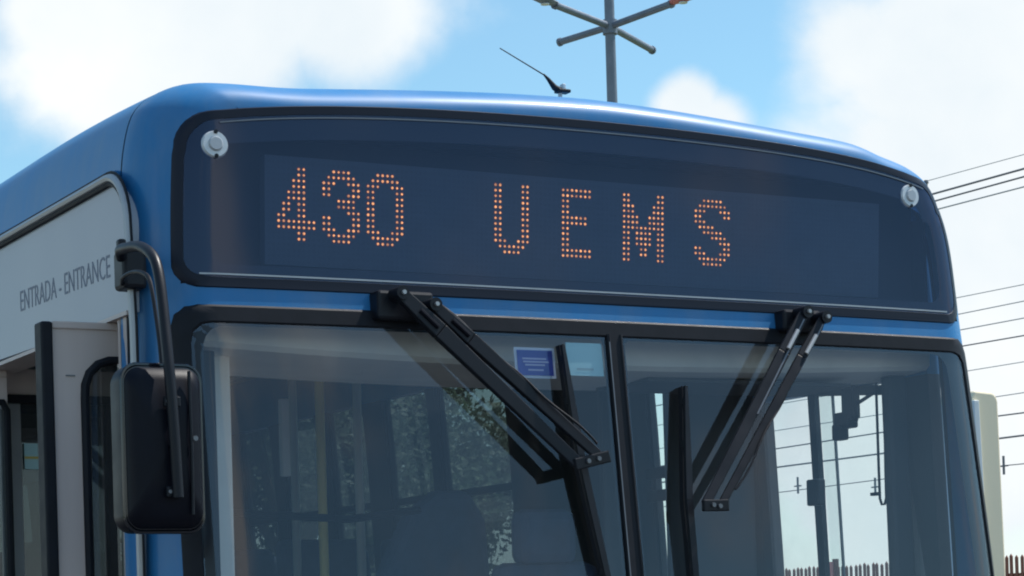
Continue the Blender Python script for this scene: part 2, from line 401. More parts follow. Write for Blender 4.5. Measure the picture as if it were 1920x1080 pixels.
def patch(loop, off, n=96, nr=10, squash=.0):
    """filled piece of the front skin, loop in (x, z)"""
    P = resample(loop, n); x0 = min(p[0] for p in P); x1 = max(p[0] for p in P); z0 = min(p[1] for p in P); z1 = max(p[1] for p in P)
    cx, cz = (x0+x1)/2, (z0+z1)/2; hw, hh = (x1-x0)/2, (z1-z0)/2; core = max(0, hw-hh) if hw > hh else 0; corez = max(0, hh-hw) if hh > hw else 0
    rows = []
    for i in range(nr+1):
        t = 1-(i/nr)
        row = []
        for x, z in P:
            tx = cx+max(-core, min(core, x-cx)); tz = cz+max(-corez, min(corez, z-cz))
            xx = tx+(x-tx)*t; zz = tz+(z-tz)*t; row.append((xx, F(xx, zz, off), zz))
        row.append(row[0]); rows.append(row)
    return MB().grid(rows, flip=True)
def ring(outer, inner, off, off_in=None, n=120, lip=.006):
    A = resample(outer, n); Bq = resample(inner, n); off_in = off if off_in is None else off_in
    rows = []
    for t in (0, .12, .5, .88, 1):
        o = off+(off_in-off)*t - (lip if t in (0, 1) else 0)
        row = [(a[0]*(1-t)+b[0]*t, F(a[0]*(1-t)+b[0]*t, a[1]*(1-t)+b[1]*t, o), a[1]*(1-t)+b[1]*t) for a, b in zip(A, Bq)]; row.append(row[0]); rows.append(row)
    return MB().grid(rows, flip=True)

# --- roof and front cap
ys = [.228, .30, .4, .5, .6, .75, .9] + list(np.linspace(1.1, LEN-.35, 22))
iL = [i for i, p in enumerate(OUT) if p[1] >= 2.775]
mb = MB(); mb.grid([[(droop(OUT, y)[i][0], y, droop(OUT, y)[i][1]) for i in iL] for y in ys])
mb.grid([[(OUT[i][0]-NOR[i][0]*.03, y, droop(OUT, y)[i][1]-NOR[i][1]*.03) for i in iL] for y in ys], flip=True)
build(mb, 'roof', 'blue', bus, smooth=True)
mb = MB()
rows = []
for d in [RA*(1-math.cos(R(th))) for th in (0, 6, 12, 20, 28, 36, 44, 52, 60, 68, 78, 90)]+[.18, .22]:
    row = []
    for p, n in zip(FS, FN):
        dd = min(d, .085+.135*max(0, min(1, (n[1]-.07)/.25)))
        row.append((p[0]-n[0]*dd, F(p[0]-n[0]*dd, (p[1]-n[1]*dd)/KZ, 0, dd), (p[1]-n[1]*dd)/KZ))
    rows.append(row)
mb.grid(rows[::-1])
build(mb, 'front_cap', 'blue', bus, smooth=True)
mb = MB(); mb.grid([[(p[0]-n[0]*.004, y, p[1]-n[1]*.004) for p, n in zip(FO, NOR)] for y in (.215, .232)])
build(mb, 'panel_seam', 'rubber', bus, smooth=True)
# fascia behind sign and lower nose
def ztop(x): return 2.972-.035*x*x-(.020 if x > 0 else .010)*abs(x)**6
def fascia(z0, z1f, nx=60, nz=8, off=0.):
    rows = []
    for j in range(nz+1):
        row = []
        for i in range(nx+1):
            u = math.sin(math.pi/2*(2*i/nx-1)); z1 = z1f
            z = z0+(z1-z0)*j/nz; x = u*(Wd(z, u)-.075); row.append((x, F(x, z, off), z))
        rows.append(row)
    return MB().grid(rows)
build(fascia(2.412, 2.498, off=.001), 'brow_panel', 'blue', bus, smooth=True)
build(fascia(.36, 1.17, off=.001), 'nose_panel', 'blue', bus, smooth=True)

# --- destination sign
def sign_loop(ins, z0, r):
    """outline that follows the body sides and the crowned roof"""
    def half_(sg):
        xr = lambda z: Wd(z, sg)-(.074 if sg > 0 else .067)-ins
        ra = .090-ins*.4; X = xr(2.84)
        zt = ztop(sg*(X-ra))-ins
        arc = [(X-ra+ra*math.cos(R(a)), zt-ra+ra*math.sin(R(a))) for a in np.linspace(0, 84, 10)]
        sidep = [(xr(z), z) for z in np.linspace(z0+r, zt-ra, 10)]
        bot = [(xr(z0+r)-r+r*math.cos(R(a)), z0+r+r*math.sin(R(a))) for a in np.linspace(-90, -10, 8)]
        return [(sg*x, z) for x, z in bot+sidep+arc], X-ra
    rt_, xa = half_(1); lf_, xb = half_(-1)
    topp = [(x, ztop(x)-ins) for x in np.linspace(xa-.02, -(xb-.02), 61)]
    return rt_+topp+lf_[::-1]
# frame: glossy black surround with the thin joint line under the pane
mb = ring(sign_loop(0, 2.487, .055), sign_loop(.026, 2.517, .04), .0052, n=300)
dsign = build(mb, 'destination_sign', 'sign_frame', bus, smooth=True, props={'label': 'smoked glass destination sign reading 430 UEMS in amber dots'})
build(ring(sign_loop(.02, 2.50, .05), sign_loop(.085, 2.545, .04), .0024, n=300, lip=0), 'sign_mask', 'sign_dark', dsign, smooth=True)
build(patch(sign_loop(.022, 2.514, .04), .0040, n=300, nr=14), 'sign_glass', 'sign_glass', dsign, smooth=True)
mb = MB(); b0 = [(x, 2.5215) for x in np.linspace(-1.135, 1.135, 60)]
mb.grid([[(x, F(x, z, .0075), z) for x, z in b0] if z is None else [(x, F(x, z, .0078), z) for x, _ in b0] for z in (2.5185, 2.5225)])
build(mb, 'joint_line', 'alu', dsign, smooth=True)
mb = MB()
mb.grid([[(x, F(x, ztop(x)-.03-dz, .0078), ztop(x)-.03-dz) for x in np.linspace(-1.07, 1.07, 70)] for dz in (.0035, 0)])
build(mb, 'joint_line', 'alu_dark', dsign, smooth=True)
# housing behind the glass (open to the front)
mb = MB()
mb.box((-1.12, .135, 2.47), (1.12, .15, 2.885))
mb.box((-1.12, .06, 2.47), (1.12, .135, 2.485)); mb.box((-1.06, .085, 2.885), (1.06, .135, 2.90))
mb.box((-1.13, .085, 2.47), (-1.12, .135, 2.80)); mb.box((1.12, .085, 2.47), (1.13, .135, 2.80))
build(mb, 'sign_housing', 'sign_dark', dsign)
# LED board, tilted 4 degrees towards the street
PH, PV, LX, LZ, LY = .0134, .01415, -.9055, 2.7955, .058
def ledp(c, r, off=0.):
    z = LZ-r*PV; y = LY+(LZ-z)*.065-.004-off
    return (LX+c*PH, y, z)
mb = MB()
c0, c1, ra_, rb_ = -2.7, 137.5, -2.1, 16.6
P = [ledp(c0, rb_), ledp(c1, rb_), ledp(c1, ra_), ledp(c0, ra_)]
Pb = [(x, y+.03, z) for x, y, z in P]
mb.add(P+Pb, [(0,1,2,3),(7,6,5,4),(0,4,5,1),(1,5,6,2),(2,6,7,3),(3,7,4,0)])
build(mb, 'led_board', 'board', dsign)
G = {'4': (8, ["45","45","345","345","2345","2345","1245","1245","0145","01234567","01234567","45","45"]),
     '3': (8, ["2345","123456","012567","0167","01567","3456","3456","567","0167","0167","012567","123456","2345"]),
     '0': (8, ["2345","123456","012567"]+["0167"]*7+["012567","123456","2345"]),
     'U': (8, ["0167"]*10+["012567","123456","2345"]),
     'E': (7, ["0123456","0123456","01","01","01","012345","012345","01","01","01","01","0123456","0123456"]),
     'M': (10, ["0189","0189","012789","012789","01236789","01236789","0123456789","01345689","01345689","01345689","014589","014589","0189"]),
     'S': (9, ["23456","1234567","012678","0178","012","1234","23456","4567","678"+"","0178","012678","1234567","23456"])}
for ch, c0 in (('4', 0), ('3', 9), ('0', 18), ('U', 45), ('E', 60), ('M', 74), ('S', 91)):
    mb = MB()
    for r, s in enumerate(G[ch][1]):
        for q in s:
            p = Vector(ledp(c0+int(q), r)); rr = .0033*rnd.uniform(.82, 1.08)
            vs = [p+Vector((rr*math.cos(R(a)), -.0012, rr*math.sin(R(a)))) for a in range(0, 360, 45)]
            bs = [v+Vector((0, .0025, 0)) for v in vs]
            mb.add(vs+bs, [tuple(range(8))]+[(k, k+8, (k+1) % 8+8, (k+1) % 8) for k in range(8)])
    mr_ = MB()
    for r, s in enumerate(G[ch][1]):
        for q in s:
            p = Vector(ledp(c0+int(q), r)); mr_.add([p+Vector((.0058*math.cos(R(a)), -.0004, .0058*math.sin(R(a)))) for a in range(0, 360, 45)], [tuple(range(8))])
    lg = build(mr_, 'led_halos', 'led_bezel', dsign, props={'kind': 'stuff'})
    build(mb, 'led_digit' if ch.isdigit() else 'led_letter', 'led', dsign, props={'label': 'amber LED %s' % ch})
# marker lamps
for mx, mz in ((-1.083, 2.832), (1.017, 2.846)):
    y = F(mx, mz, .004); n = Vector((F(mx+.01, mz)-F(mx-.01, mz), -.02, 0)).normalized(); n = Vector((n.x, n.y, .05)).normalized()
    c = Vector((mx, y, mz))
    ml = build(MB().disc(c-n*.004, .034, n, .009, 32, .030), 'marker_light', 'marker', bus, smooth=True)
    build(MB().disc(c+n*.004, .019, n, .007, 24, .015), 'lens', 'marker_in', ml, smooth=True)
    for sg in (-1, 1): build(MB().disc(c+n*.0045+Vector((.001, 0, sg*.029)), .0052, n, .003, 10), 'screw', 'black', ml)

# --- windscreen
def ws_loop(xa, xb, z0, z1, r=.05): return rrect(xa, xb, z0, z1, r)
xo = 1.212
outer = [(-1.2, 1.15), (1.2, 1.15)] ; 
def full_loop(ins, z0, z1, r):
    rightp = [(Wd(z)-ins, z) for z in np.linspace(z0+r, z1-r, 20)]
    b = [(Wd(z0+r)-ins-r+r*math.cos(R(a)), z0+r+r*math.sin(R(a))) for a in np.linspace(-90, -8, 6)]
    t = [(Wd(z1-r)-ins-r+r*math.cos(R(a)), z1-r+r*math.sin(R(a))) for a in np.linspace(8, 90, 6)]
    rg = b+rightp+t
    return rg+[(-(x-Wd(z)+Wd(z, -1)), z) for x, z in rg[::-1]]
scr = build(ring(full_loop(.062, 1.12, 2.447, .05), full_loop(.10, 1.17, 2.402, .045), .007, n=260), 'windscreen', 'rubber', bus, smooth=True)
for sgn in (-1, 1):
    xm = -.03 if sgn < 0 else .012
    def hl(ins, z0, z1, r, g=.0):
        rg = [(Wd(z, sgn)-ins, z) for z in np.linspace(z0+r, z1-r, 20)]
        b = [(Wd(z0+r, sgn)-ins-r+r*math.cos(R(a)), z0+r+r*math.sin(R(a))) for a in np.linspace(-90, -8, 6)]
        t = [(Wd(z1-r, sgn)-ins-r+r*math.cos(R(a)), z1-r+r*math.sin(R(a))) for a in np.linspace(8, 90, 6)]
        e = abs(xm)*(1 if sgn < 0 else 1)
        pts = b+rg+t+[((e+g), z1), ((e+g), z0)]
        return [(sgn*x, z) for x, z in (pts if sgn > 0 else pts[::-1])]
    build(patch(hl(.095, 1.165, 2.408, .045), .002, n=160, nr=16), 'glass_pane', 'windshield_glass', scr, smooth=True)
    build(ring(hl(.098, 1.168, 2.405, .045), hl(.098+(.028 if sgn < 0 else .075), 1.21, 2.396, .05, .012), .0006, n=220, lip=0), 'glass_border', 'frit', scr, smooth=True)
mb = MB()
mb.grid([[(x, F(x, z, o), z) for x, o in ((-.034, -.004), (-.032, .009), (-.0265, .012), (-.022, .008), (.005, .008), (.009, .012), (.015, .009), (.017, -.004))] for z in np.linspace(1.16, 2.41, 30)])
build(mb, 'center_mullion', 'rubber', scr, smooth=True)
mb = MB(); mb.grid([[(x, F(x, z, .0122), z) for x in (-.0295, -.0265)] for z in np.linspace(1.2, 2.39, 20)])
build(mb, 'trim_bead', 'alu_dark', scr)

# --- stickers inside the glass
def glass_card(x0, x1, z0, z1, off): 
    return MB().grid([[(x, F(x, z, off), z) for x in np.linspace(x0, x1, 6)] for z in np.linspace(z0, z1, 5)])
st = build(glass_card(-.306, -.188, 2.290, 2.369, -.004), 'sticker', 'sticker_white', scr, props={'label': 'blue notice sticker with white border'})
build(glass_card(-.299, -.195, 2.297, 2.362, -.0025), 'print', 'sticker_blue', st)
mb = MB()
for z, a, b in ((2.340, -.285, -.215), (2.332, -.283, -.208), (2.324, -.278, -.22), (2.311, -.27, -.225)):
    mb.grid([[(x, F(x, q, -.0012), q) for x in (a, b)] for q in (z-.0022, z+.0022)])
build(mb, 'print_lines', 'sticker_line', st)
st = build(glass_card(-.152, -.044, 2.300, 2.386, -.004), 'sticker', 'sticker_teal', scr, props={'label': 'pale teal paper sticker by the mullion'})
build(glass_card(-.125, -.075, 2.315, 2.320, -.0025), 'print', 'sticker_grey', st)

# --- walls: pieces of the curved side with thickness; polygons given as (y, z)
def wall(side, poly, m, name, parent=bus, thick=.045, inset=0., props=None, bevel=0.):
    z0 = min(p[1] for p in poly); z1 = max(p[1] for p in poly)
    mbq = MB(); n = len(poly)
    if n == 4 and abs(poly[0][1]-poly[1][1]) < 1e-6 and z1-z0 > .2:      # tall rectangle: follow the curve
        k = 8; ya, yb = min(p[0] for p in poly), max(p[0] for p in poly)
        A = [[(side*(Wd(z, side)-inset), y, z) for y in (ya, yb)] for z in np.linspace(z0, z1, k)]
        Bq = [[(side*(Wd(z, side)-inset-thick), y, z) for y in (ya, yb)] for z in np.linspace(z0, z1, k)]
        for i in range(k-1):
            for q, fl in ((A, side < 0), (Bq, side > 0)):
                v = [q[i][0], q[i][1], q[i+1][1], q[i+1][0]]; mbq.add(v[::-1] if fl else v, [(0,1,2,3)])
            for j in (0, 1): mbq.add([A[i][j], A[i+1][j], Bq[i+1][j], Bq[i][j]], [(0,1,2,3)])
        for i in (0, k-1): mbq.add([A[i][0], A[i][1], Bq[i][1], Bq[i][0]], [(0,1,2,3)])
    else:
        a = [(side*(Wd(z, side)-inset), y, z) for y, z in poly]; b = [(side*(Wd(z, side)-inset-thick), y, z) for y, z in poly]
        mbq.add(a+b, [tuple(range(n)), tuple(range(2*n-1, n-1, -1))]+[(i, (i+1) % n, (i+1) % n+n, i+n) for i in range(n)])
    return build(mbq, name, m, parent, bevel=bevel, props=props)
def rect(y0, y1, z0, z1): return [(y0, z0), (y1, z0), (y1, z1), (y0, z1)]
YR = LEN-.35
# right (driver's) side
wall(1, rect(.236, YR, .36, 1.55), 'blue', 'side_panel')
wall(1, rect(1.13, YR, 2.667, 2.775), 'blue', 'side_panel')
wall(1, rect(.236, 1.13, 2.372, 2.775), 'blue', 'side_panel')
wins = [(1.48, 1.78, 0), (2.80, 3.39, 1), (3.47, 3.90, 1), (4.10, 4.50, 1), (4.62, 5.04, 1), (5.16, 5.56, 1), (5.85, 6.75, 1), (6.95, 7.85, 1), (8.05, 8.95, 1), (9.15, 10.3, 1)]
ed = 1.13
for y0, y1, t in wins:
    wall(1, rect(ed, y0, 1.55, 2.667), 'int_dark', 'window_pillar', inset=.004)
    w = wall(1, rect(y0, y1, 1.55, 2.667), 'tinted_glass' if t else 'clear_glass', 'side_window', thick=.006, inset=.02)
    mb = MB()
    for a in (y0-.004, y1-.014): mb.bar((Wd(1.55)-.02, a+.009, 1.55), (Wd(2.66)-.02, a+.009, 2.665), .02, .018, (1,0,0))
    zb = 2.215
    if t: mb.bar((Wd(zb)-.02, y0, zb), (Wd(zb)-.02, y1, zb), .022, .03, (1,0,0))
    build(mb, 'window_frame', 'black', w)
    ed = y1
wall(1, rect(ed, YR, 1.55, 2.667), 'int_dark', 'window_pillar', inset=.004)
# bars inside the little window behind the driver
mb = MB(); X = 1.235
for y, w_, z0, z1 in ((1.625, .022, 1.6, 2.6), (1.565, .05, 1.6, 2.64),):
    mb.box((X, y-w_/2, z0), (X+.012, y+w_/2, z1))
for z0, z1 in ((2.165, 2.205), (2.085, 2.125)): mb.box((X-.003, 1.48, z0), (X+.014, 1.78, z1))
build(mb, 'window_bars', 'black', bus)
# driver's window
wall(1, rect(1.085, 1.13, 1.55, 2.372), 'int_dark', 'window_pillar')
wall(1, rect(.355, .435, 1.55, 2.372), 'int_dark', 'window_pillar')
wall(1, [(.236, 1.55), (.27, 1.55), (.352, 2.07), (.352, 2.372), (.236, 2.372)], 'int_dark', 'front_pillar')
wall(1, rect(.27, .355, 1.2, 1.21), 'int_dark', 'sill_strip')
wall(1, [(.262, 1.55), (.355, 1.55), (.355, 2.09)], 'clear_glass', 'quarter_light', thick=.005, inset=.02)
dw = wall(1, rect(.435, .80, 1.55, 2.372), 'clear_glass', 'driver_window', thick=.005, inset=.018)
wall(1, rect(.72, 1.085, 1.55, 2.372), 'pale_glass', 'sliding_pane', dw, thick=.005, inset=.034)
mb = MB()
mb.bar((Wd(1.55)-.035, 0.815, 1.55), (Wd(2.372)-.035, 0.815, 2.372), .02, .034, (1,0,0))
build(mb, 'sliding_bar', 'black', dw)
mb = MB(); mb.bar((Wd(1.55)-.03, 0.720, 1.55), (Wd(2.372)-.03, 0.720, 2.372), .008, .006, (1,0,0)); build(mb, 'pane_edge', 'alu_dark', dw)
build(MB().box((1.205, .738, 2.012), (1.238, .80, 2.096)), 'window_latch', 'black', dw, bevel=.006)
mb = MB().bar((Wd(2.36)-.03, .43, 2.345), (Wd(2.36)-.03, 1.085, 2.405), .03, .03, (1,0,0)); build(mb, 'window_frame', 'int_dark', dw)

# left (door) side behind the doorway
wall(-1, rect(1.46, YR, .36, 1.55), 'blue', 'side_panel')
wall(-1, rect(1.46, YR, 2.667, 2.775), 'blue', 'side_panel')
ed = 1.46
for y0, y1 in ((1.75, 2.9), (3.05, 4.2), (4.35, 5.5), (7.0, 8.2), (8.35, 9.5), (9.65, 10.7)):
    wall(-1, rect(ed, y0, 1.55, 2.667), 'black', 'window_pillar', inset=.004)
    w = wall(-1, rect(y0, y1, 1.55, 2.667), 'tinted_glass', 'side_window', thick=.006, inset=.012)
    mb = MB().bar((-Wd(2.25)+.01, y0, 2.25), (-Wd(2.25)+.01, y1, 2.25), .03, .03, (1,0,0)); build(mb, 'window_frame', 'black', w)
    ed = y1
wall(-1, rect(ed, YR, 1.55, 2.667), 'black', 'window_pillar', inset=.004)
# rear end
mb = MB(); rows = []
for th in (0, 20, 40, 60, 80, 90):
    d = .12*(1-math.cos(R(th))); rows.append([(p[0]-n[0]*d, YR+.2*math.sin(R(th)), p[1]-n[1]*d) for p, n in zip(OUT, NOR)])
mb.grid(rows)
k = len(OUT); last = rows[-1]
for i in range(k//2): 
    a, b, c, d = last[i], last[i+1], last[k-2-i], last[k-1-i]; mb.add([a, b, c, d], [(0,1,2,3)])
build(mb, 'rear_end', 'blue', bus, smooth=True)

# --- door header, trim, text
XH = -1.263
loop = [(1.46, 2.458), (1.46, 2.765), (.262, 2.765)] + [(.262-.130*math.sin(R(a)), 2.64+.126*math.cos(R(a))) for a in range(10, 91, 10)] + [(.133, 2.52), (.130, 2.440), (.30, 2.440)]
mb = MB(); n = len(loop); a = [(XH, y, z) for y, z in loop]; b = [(XH+.05, y, z) for y, z in loop]
mb.add(a+b, [tuple(range(n))[::-1], tuple(range(n, 2*n))]+[(i, i+n, (i+1) % n+n, (i+1) % n) for i in range(n)])
hdr = build(mb, 'door_header', 'white_panel', bus, props={'label': 'pale panel above the doorway lettered ENTRADA - ENTRANCE'})
build(MB().box((XH-.006, .15, 2.436), (XH+.09, 1.46, 2.446)), 'header_lip', 'beige', hdr)
fc = bpy.data.curves.new('t', 'FONT'); fc.body = "ENTRADA - ENTRANCE"; fc.size = .0575/.7; fc.extrude = .0003; fc.resolution_u = 3; fc.offset = -.0006
fo = bpy.data.objects.new('t', fc); COL.objects.link(fo); bpy.context.view_layer.update()
dg = bpy.context.evaluated_depsgraph_get(); tm = bpy.data.meshes.new_from_object(fo.evaluated_get(dg)); bpy.data.objects.remove(fo)
w_ = max(v.co.x for v in tm.vertices)-min(v.co.x for v in tm.vertices); x0 = min(v.co.x for v in tm.vertices); k = .742/w_
for v in tm.vertices:
    tx = (v.co.x-x0)*k; v.co = Vector((XH-.0006-v.co.z, 1.018-tx, 2.561+v.co.y-tx*.0225))
tm.materials.clear(); tm.materials.append(MATS['text_ink']); tm.name = 'lettering'
to = bpy.data.objects.new('lettering', tm); COL.objects.link(to); to.parent = hdr; to['kind'] = 'stuff'
# trims round the header
def hpath(o, x):
    return [(x, 1.46, 2.768+o), (x, .262, 2.768+o)] + [(x, .262-(.127+o)*math.sin(R(a)), 2.641+(.127+o)*math.cos(R(a))) for a in range(10, 91, 10)] + [(x, .128-o, 2.56), (x, .115-o, 2.40), (x, .112-o, 1.9), (x, .112-o, .45)]
build(MB().tube(hpath(.0, XH-.004), .0075, 8), 'door_seal', 'rubber', bus, smooth=True)
build(MB().tube(hpath(.014, XH-.007), .0105, 8), 'door_trim', 'alu', bus, smooth=True)
build(MB().tube(hpath(.028, XH-.004), .0035, 8), 'door_trim', 'rubber', bus, smooth=True)
# fills between the cap / roof edge and the header plane
mb = MB().box((-1.262, .236, 2.775), (-1.20, YR, 2.80)); build(mb, 'roof_gutter', 'blue', bus, bevel=.006)
mb = MB().tube([(-1.252, .75, 2.803), (-1.256, 1.3, 2.805), (-1.256, YR, 2.805)], [.001, .010, .010], 8); build(mb, 'drip_rail', 'blue', bus, smooth=True)
# corner post (aluminium strips) between doorway and front cap
for y, w_, m in ((.148, .022, 'beige'), (.176, .012, 'rubber'), (.196, .024, 'beige'), (.222, .012, 'alu_dark'), (.24, .014, 'beige')):
    build(MB().box((XH+.004, y-w_/2, .40), (XH+.035, y+w_/2, 2.436)), 'post_strip', m, bus, bevel=.002)
# curved sheet closing the cap on the door side below the trim is the cap itself

# --- door leaf folded out in front of the doorway
def make_leaf(yl, parent=bus):
    x0, x1, zt, zb = -1.437, -1.218, 2.429, .42
    out = rrect(x0+.030, x1, zb, zt, [.004]*4, 4); inn = rrect(x0+.108, x1-.004+.0, zb+.12, zt-.085, [.01, .01, .01, .075], 6)
    A = resample(out, 160); Bq = resample(inn, 160)
    # match by angle start at lower-left corner; both loops start there
    mbq = MB()
    for yy, fl in ((yl, False), (yl+.03, True)):
        rows = [[(x, yy, z) for x, z in A+[A[0]]], [(x, yy, z) for x, z in Bq+[Bq[0]]]]
        mbq.grid(rows, flip=fl)
    mbq.grid([[(x, yl, z) for x, z in A+[A[0]]], [(x, yl+.03, z) for x, z in A+[A[0]]]], flip=False)
    leaf = build(mbq, 'door_leaf', 'beige', parent, loc=(x0, yl, zb), props={'label': 'beige door leaf folded outwards with rounded window'})
    build(MB().tube([(x, yl-.004, z) for x, z in resample(inn, 120)], .011, 8, closed=True), 'window_gasket', 'rubber', leaf, smooth=True)
    Pq = resample(inn, 60); cx = sum(p[0] for p in Pq)/60; cz = sum(p[1] for p in Pq)/60
    build(MB().add([(x, yl+.012, z) for x, z in Pq]+[(cx, yl+.012, cz)], [(i, (i+1) % 60, 60) for i in range(60)]), 'window_glass', 'door_glass', leaf)
    build(MB().box((x0, yl-.012, zb), (x0+.03, yl+.045, zt+.004)), 'edge_rubber', 'rubber', leaf, bevel=.006)
    build(MB().box((x0+.03, yl-.006, zt-.012), (x1, yl+.036, zt+.006)), 'top_rail', 'beige', leaf, bevel=.003)
    build(MB().box((x0+.062, yl-.0035, 2.302), (x0+.085, yl+.0, 2.305)), 'label_mark', 'alu_dark', leaf)
    return leaf
leaf = make_leaf(.30)
l2 = dup(leaf, leaf.location+Vector((0, 1.02, 0)), bus)
l2['label'] = 'rear beige door leaf folded outwards'
# door post seen through the leaf window, pull rod
build(MB().bar((-1.19, .40, .42), (-1.19, .40, 2.40), .028, .02), 'door_post', 'beige', bus)
build(MB().bar((-1.155, .36, .42), (-1.155, .36, 2.40), .02, .02), 'door_post', 'rubber', bus)
build(MB().tube([(-1.175, .47, 1.75), (-1.135, .47, 2.02)], .009, 8), 'handrail', 'yellow', bus, smooth=True)
mb = MB().tube([(-1.20, .235, 1.96), (-1.20, .225, 1.90), (-1.2, .225, 1.5)], .011, 8); build(mb, 'handrail', 'steel', bus, smooth=True)

# --- interior shell
build(MB().box((-1.2, .5, 2.90), (1.2, YR, 2.93)), 'interior_ceiling', 'int_grey', bus)
mb = MB().box((-1.12, .62, 2.60), (1.15, .66, 2.91)); build(mb, 'header_bulkhead', 'int_dark', bus)
build(MB().box((-1.2, 1.46, .90), (1.26, YR, .94)), 'bus_floor', 'floor_grey', bus)
build(MB().box((-1.2, .1, .38), (1.26, 1.46, .42)), 'bus_floor', 'floor_grey', bus)
build(MB().box((-1.26, YR-.05, .4), (1.26, YR, 2.9)), 'interior_rear_wall', 'int_dark', bus)
# beige casing under the sign
cs = MB(); 
for x0, x1, z0, z1, z2 in ((-1.11, -.02, 2.352, 2.342, .0), (-.02, 1.17, 2.342, 2.366, .0)):
    pass
xs = np.linspace(-1.115, 1.16, 24); rows = []
for oy, oz in ((.12, .105), (.12, .055), (.124, .012), (.14, 0.), (.34, -.012), (.62, .0)):
    rows.append([(x, oy, 2.338+.03*(abs(x)/1.15)**2+oz) for x in xs])
cs.grid(rows, flip=True)
hdc = build(cs, 'sign_casing', 'int_beige', bus, smooth=True, cut=30)
build(MB().box((.25, .22, 2.322), (.95, .50, 2.334)), 'speaker_panel', 'int_dark', hdc, bevel=.004)
# front left inner post (beige) and right one (dark)
mb = MB(); 
mb.bar((-1.005, .25, 1.2), (-1.0, .25, 2.40), .058, .03)
build(mb, 'inner_post', 'int_beige', bus, bevel=.008)
build(MB().bar((-1.085, .20, 1.2), (-1.085, .20, 2.42), .11, .03), 'inner_post', 'int_dark', bus, bevel=.01)
build(MB().bar((1.135, .24, 1.2), (1.118, .24, 2.42), .075, .04), 'inner_post', 'int_dark', bus, bevel=.015)
# partition with window right behind the doorway (seen through it)
pt = build(MB().box((-1.215, 1.40, 2.375), (-.86, 1.43, 2.452)), 'door_partition', 'beige', bus, bevel=.004)
mb = MB(); mb.box((-1.22, 1.385, 2.352), (-.86, 1.435, 2.375)); mb.box((-.90, 1.39, 1.2), (-.87, 1.435, 2.352)); build(mb, 'partition_gasket', 'rubber', pt)
build(MB().box((-1.215, 1.40, 1.2), (-1.155, 1.43, 2.352)), 'partition_frame', 'int_grey', pt, bevel=.004)
build(MB().box((-1.155, 1.41, 1.2), (-.90, 1.415, 2.352)), 'partition_glass', 'door_glass', pt)
build(MB().box((-1.148, 1.40, 2.16), (-1.05, 1.404, 2.235)), 'notice_card', 'sticker_teal', pt)
build(MB().box((-1.148, 1.398, 2.19), (-1.07, 1.3995, 2.197)), 'notice_print', 'yellow', pt)
# partition behind the driver
pd = build(MB().box((.895, 1.12, .95), (1.235, 1.145, 2.56)), 'driver_partition', 'int_dark', bus, bevel=.006)
build(MB().box((.70, 1.15, 2.42), (1.235, 1.17, 2.60)), 'partition_top', 'int_dark', pd, bevel=.006)
build(MB().box((.66, 1.14, .95), (.76, 1.165, 2.56)), 'partition_post', 'int_dark', pd, bevel=.006)
# driver's seat, dashboard, wheel
ds = build(MB().box((.24, .72, 1.22), (.74, 1.2, 1.36)), 'driver_seat', 'seat_blue', bus, bevel=.04)
mb = MB(); mb.add([(.24,1.12,1.34),(.74,1.12,1.34),(.68,1.2,1.86),(.30,1.2,1.86),(.24,1.22,1.34),(.74,1.22,1.34),(.68,1.28,1.86),(.30,1.28,1.86)], [(0,1,2,3),(7,6,5,4),(0,4,5,1),(1,5,6,2),(2,6,7,3),(3,7,4,0)])
build(mb, 'seat_back', 'seat_blue', ds, bevel=.05)
build(MB().box((.38, 1.2, 1.85), (.60, 1.28, 2.03)), 'headrest', 'seat_blue', ds, bevel=.035)
build(MB().box((-.05, .12, 1.0), (1.22, .5, 1.34)), 'dashboard', 'int_dark', bus, bevel=.04)
sw = MB().tube([(.50+.22*math.cos(t), .52+.06*math.sin(t), 1.45+.20*math.sin(t)) for t in np.linspace(0, 2*math.pi, 28, endpoint=False)], .016, 8, closed=True)
for a in (90, 210, 330): sw.bar((.5, .54, 1.43), (.5+.22*math.cos(R(a)), .52+.06*math.sin(R(a)), 1.45+.2*math.sin(R(a))), .03, .012)
build(sw, 'steering_wheel', 'black', bus, smooth=True)
# conductor's tall seat and rail (dark curved outline in the left pane)
mb = MB(); prof = [(.02, 1.25), (-.01, 1.6), (.03, 1.85), (.13, 2.04), (.24, 2.12), (.36, 2.12), (.42, 2.02), (.44, 1.7), (.42, 1.25)]
a = [(x+.10, 1.66, z) for x, z in prof]; b = [(x+.10, 1.76, z) for x, z in prof]; n = len(prof)
mb.add(a+b, [tuple(range(n)), tuple(range(2*n-1, n-1, -1))]+[(i, i+n, (i+1) % n+n, (i+1) % n) for i in range(n)])
build(mb, 'conductor_seat', 'seat_blue', bus, bevel=.03)
# passenger seats
sp = MB().box((-.21, -.22, 1.32), (.21, .22, 1.40)); sp.add([(-.21,.17,1.38),(.21,.17,1.38),(.19,.28,2.02),(-.19,.28,2.02),(-.21,.25,1.38),(.21,.25,1.38),(.19,.34,2.02),(-.19,.34,2.02)], [(0,1,2,3),(7,6,5,4),(0,4,5,1),(1,5,6,2),(2,6,7,3),(3,7,4,0)])
sp.box((-.03, -.03, .94), (.03, .03, 1.32))
seat0 = build(sp, 'passenger_seat', 'seat_blue', bus, bevel=.03); first = True
for r_ in range(8):
    for x in (-.98, -.53, .53, .98):
        y = 2.75+r_*.92
        if x < 0 and 5.4 < y < 7.2: continue
        if first: seat0.location = (x, y, 0); first = False
        else: dup(seat0, (x, y, 0), bus)
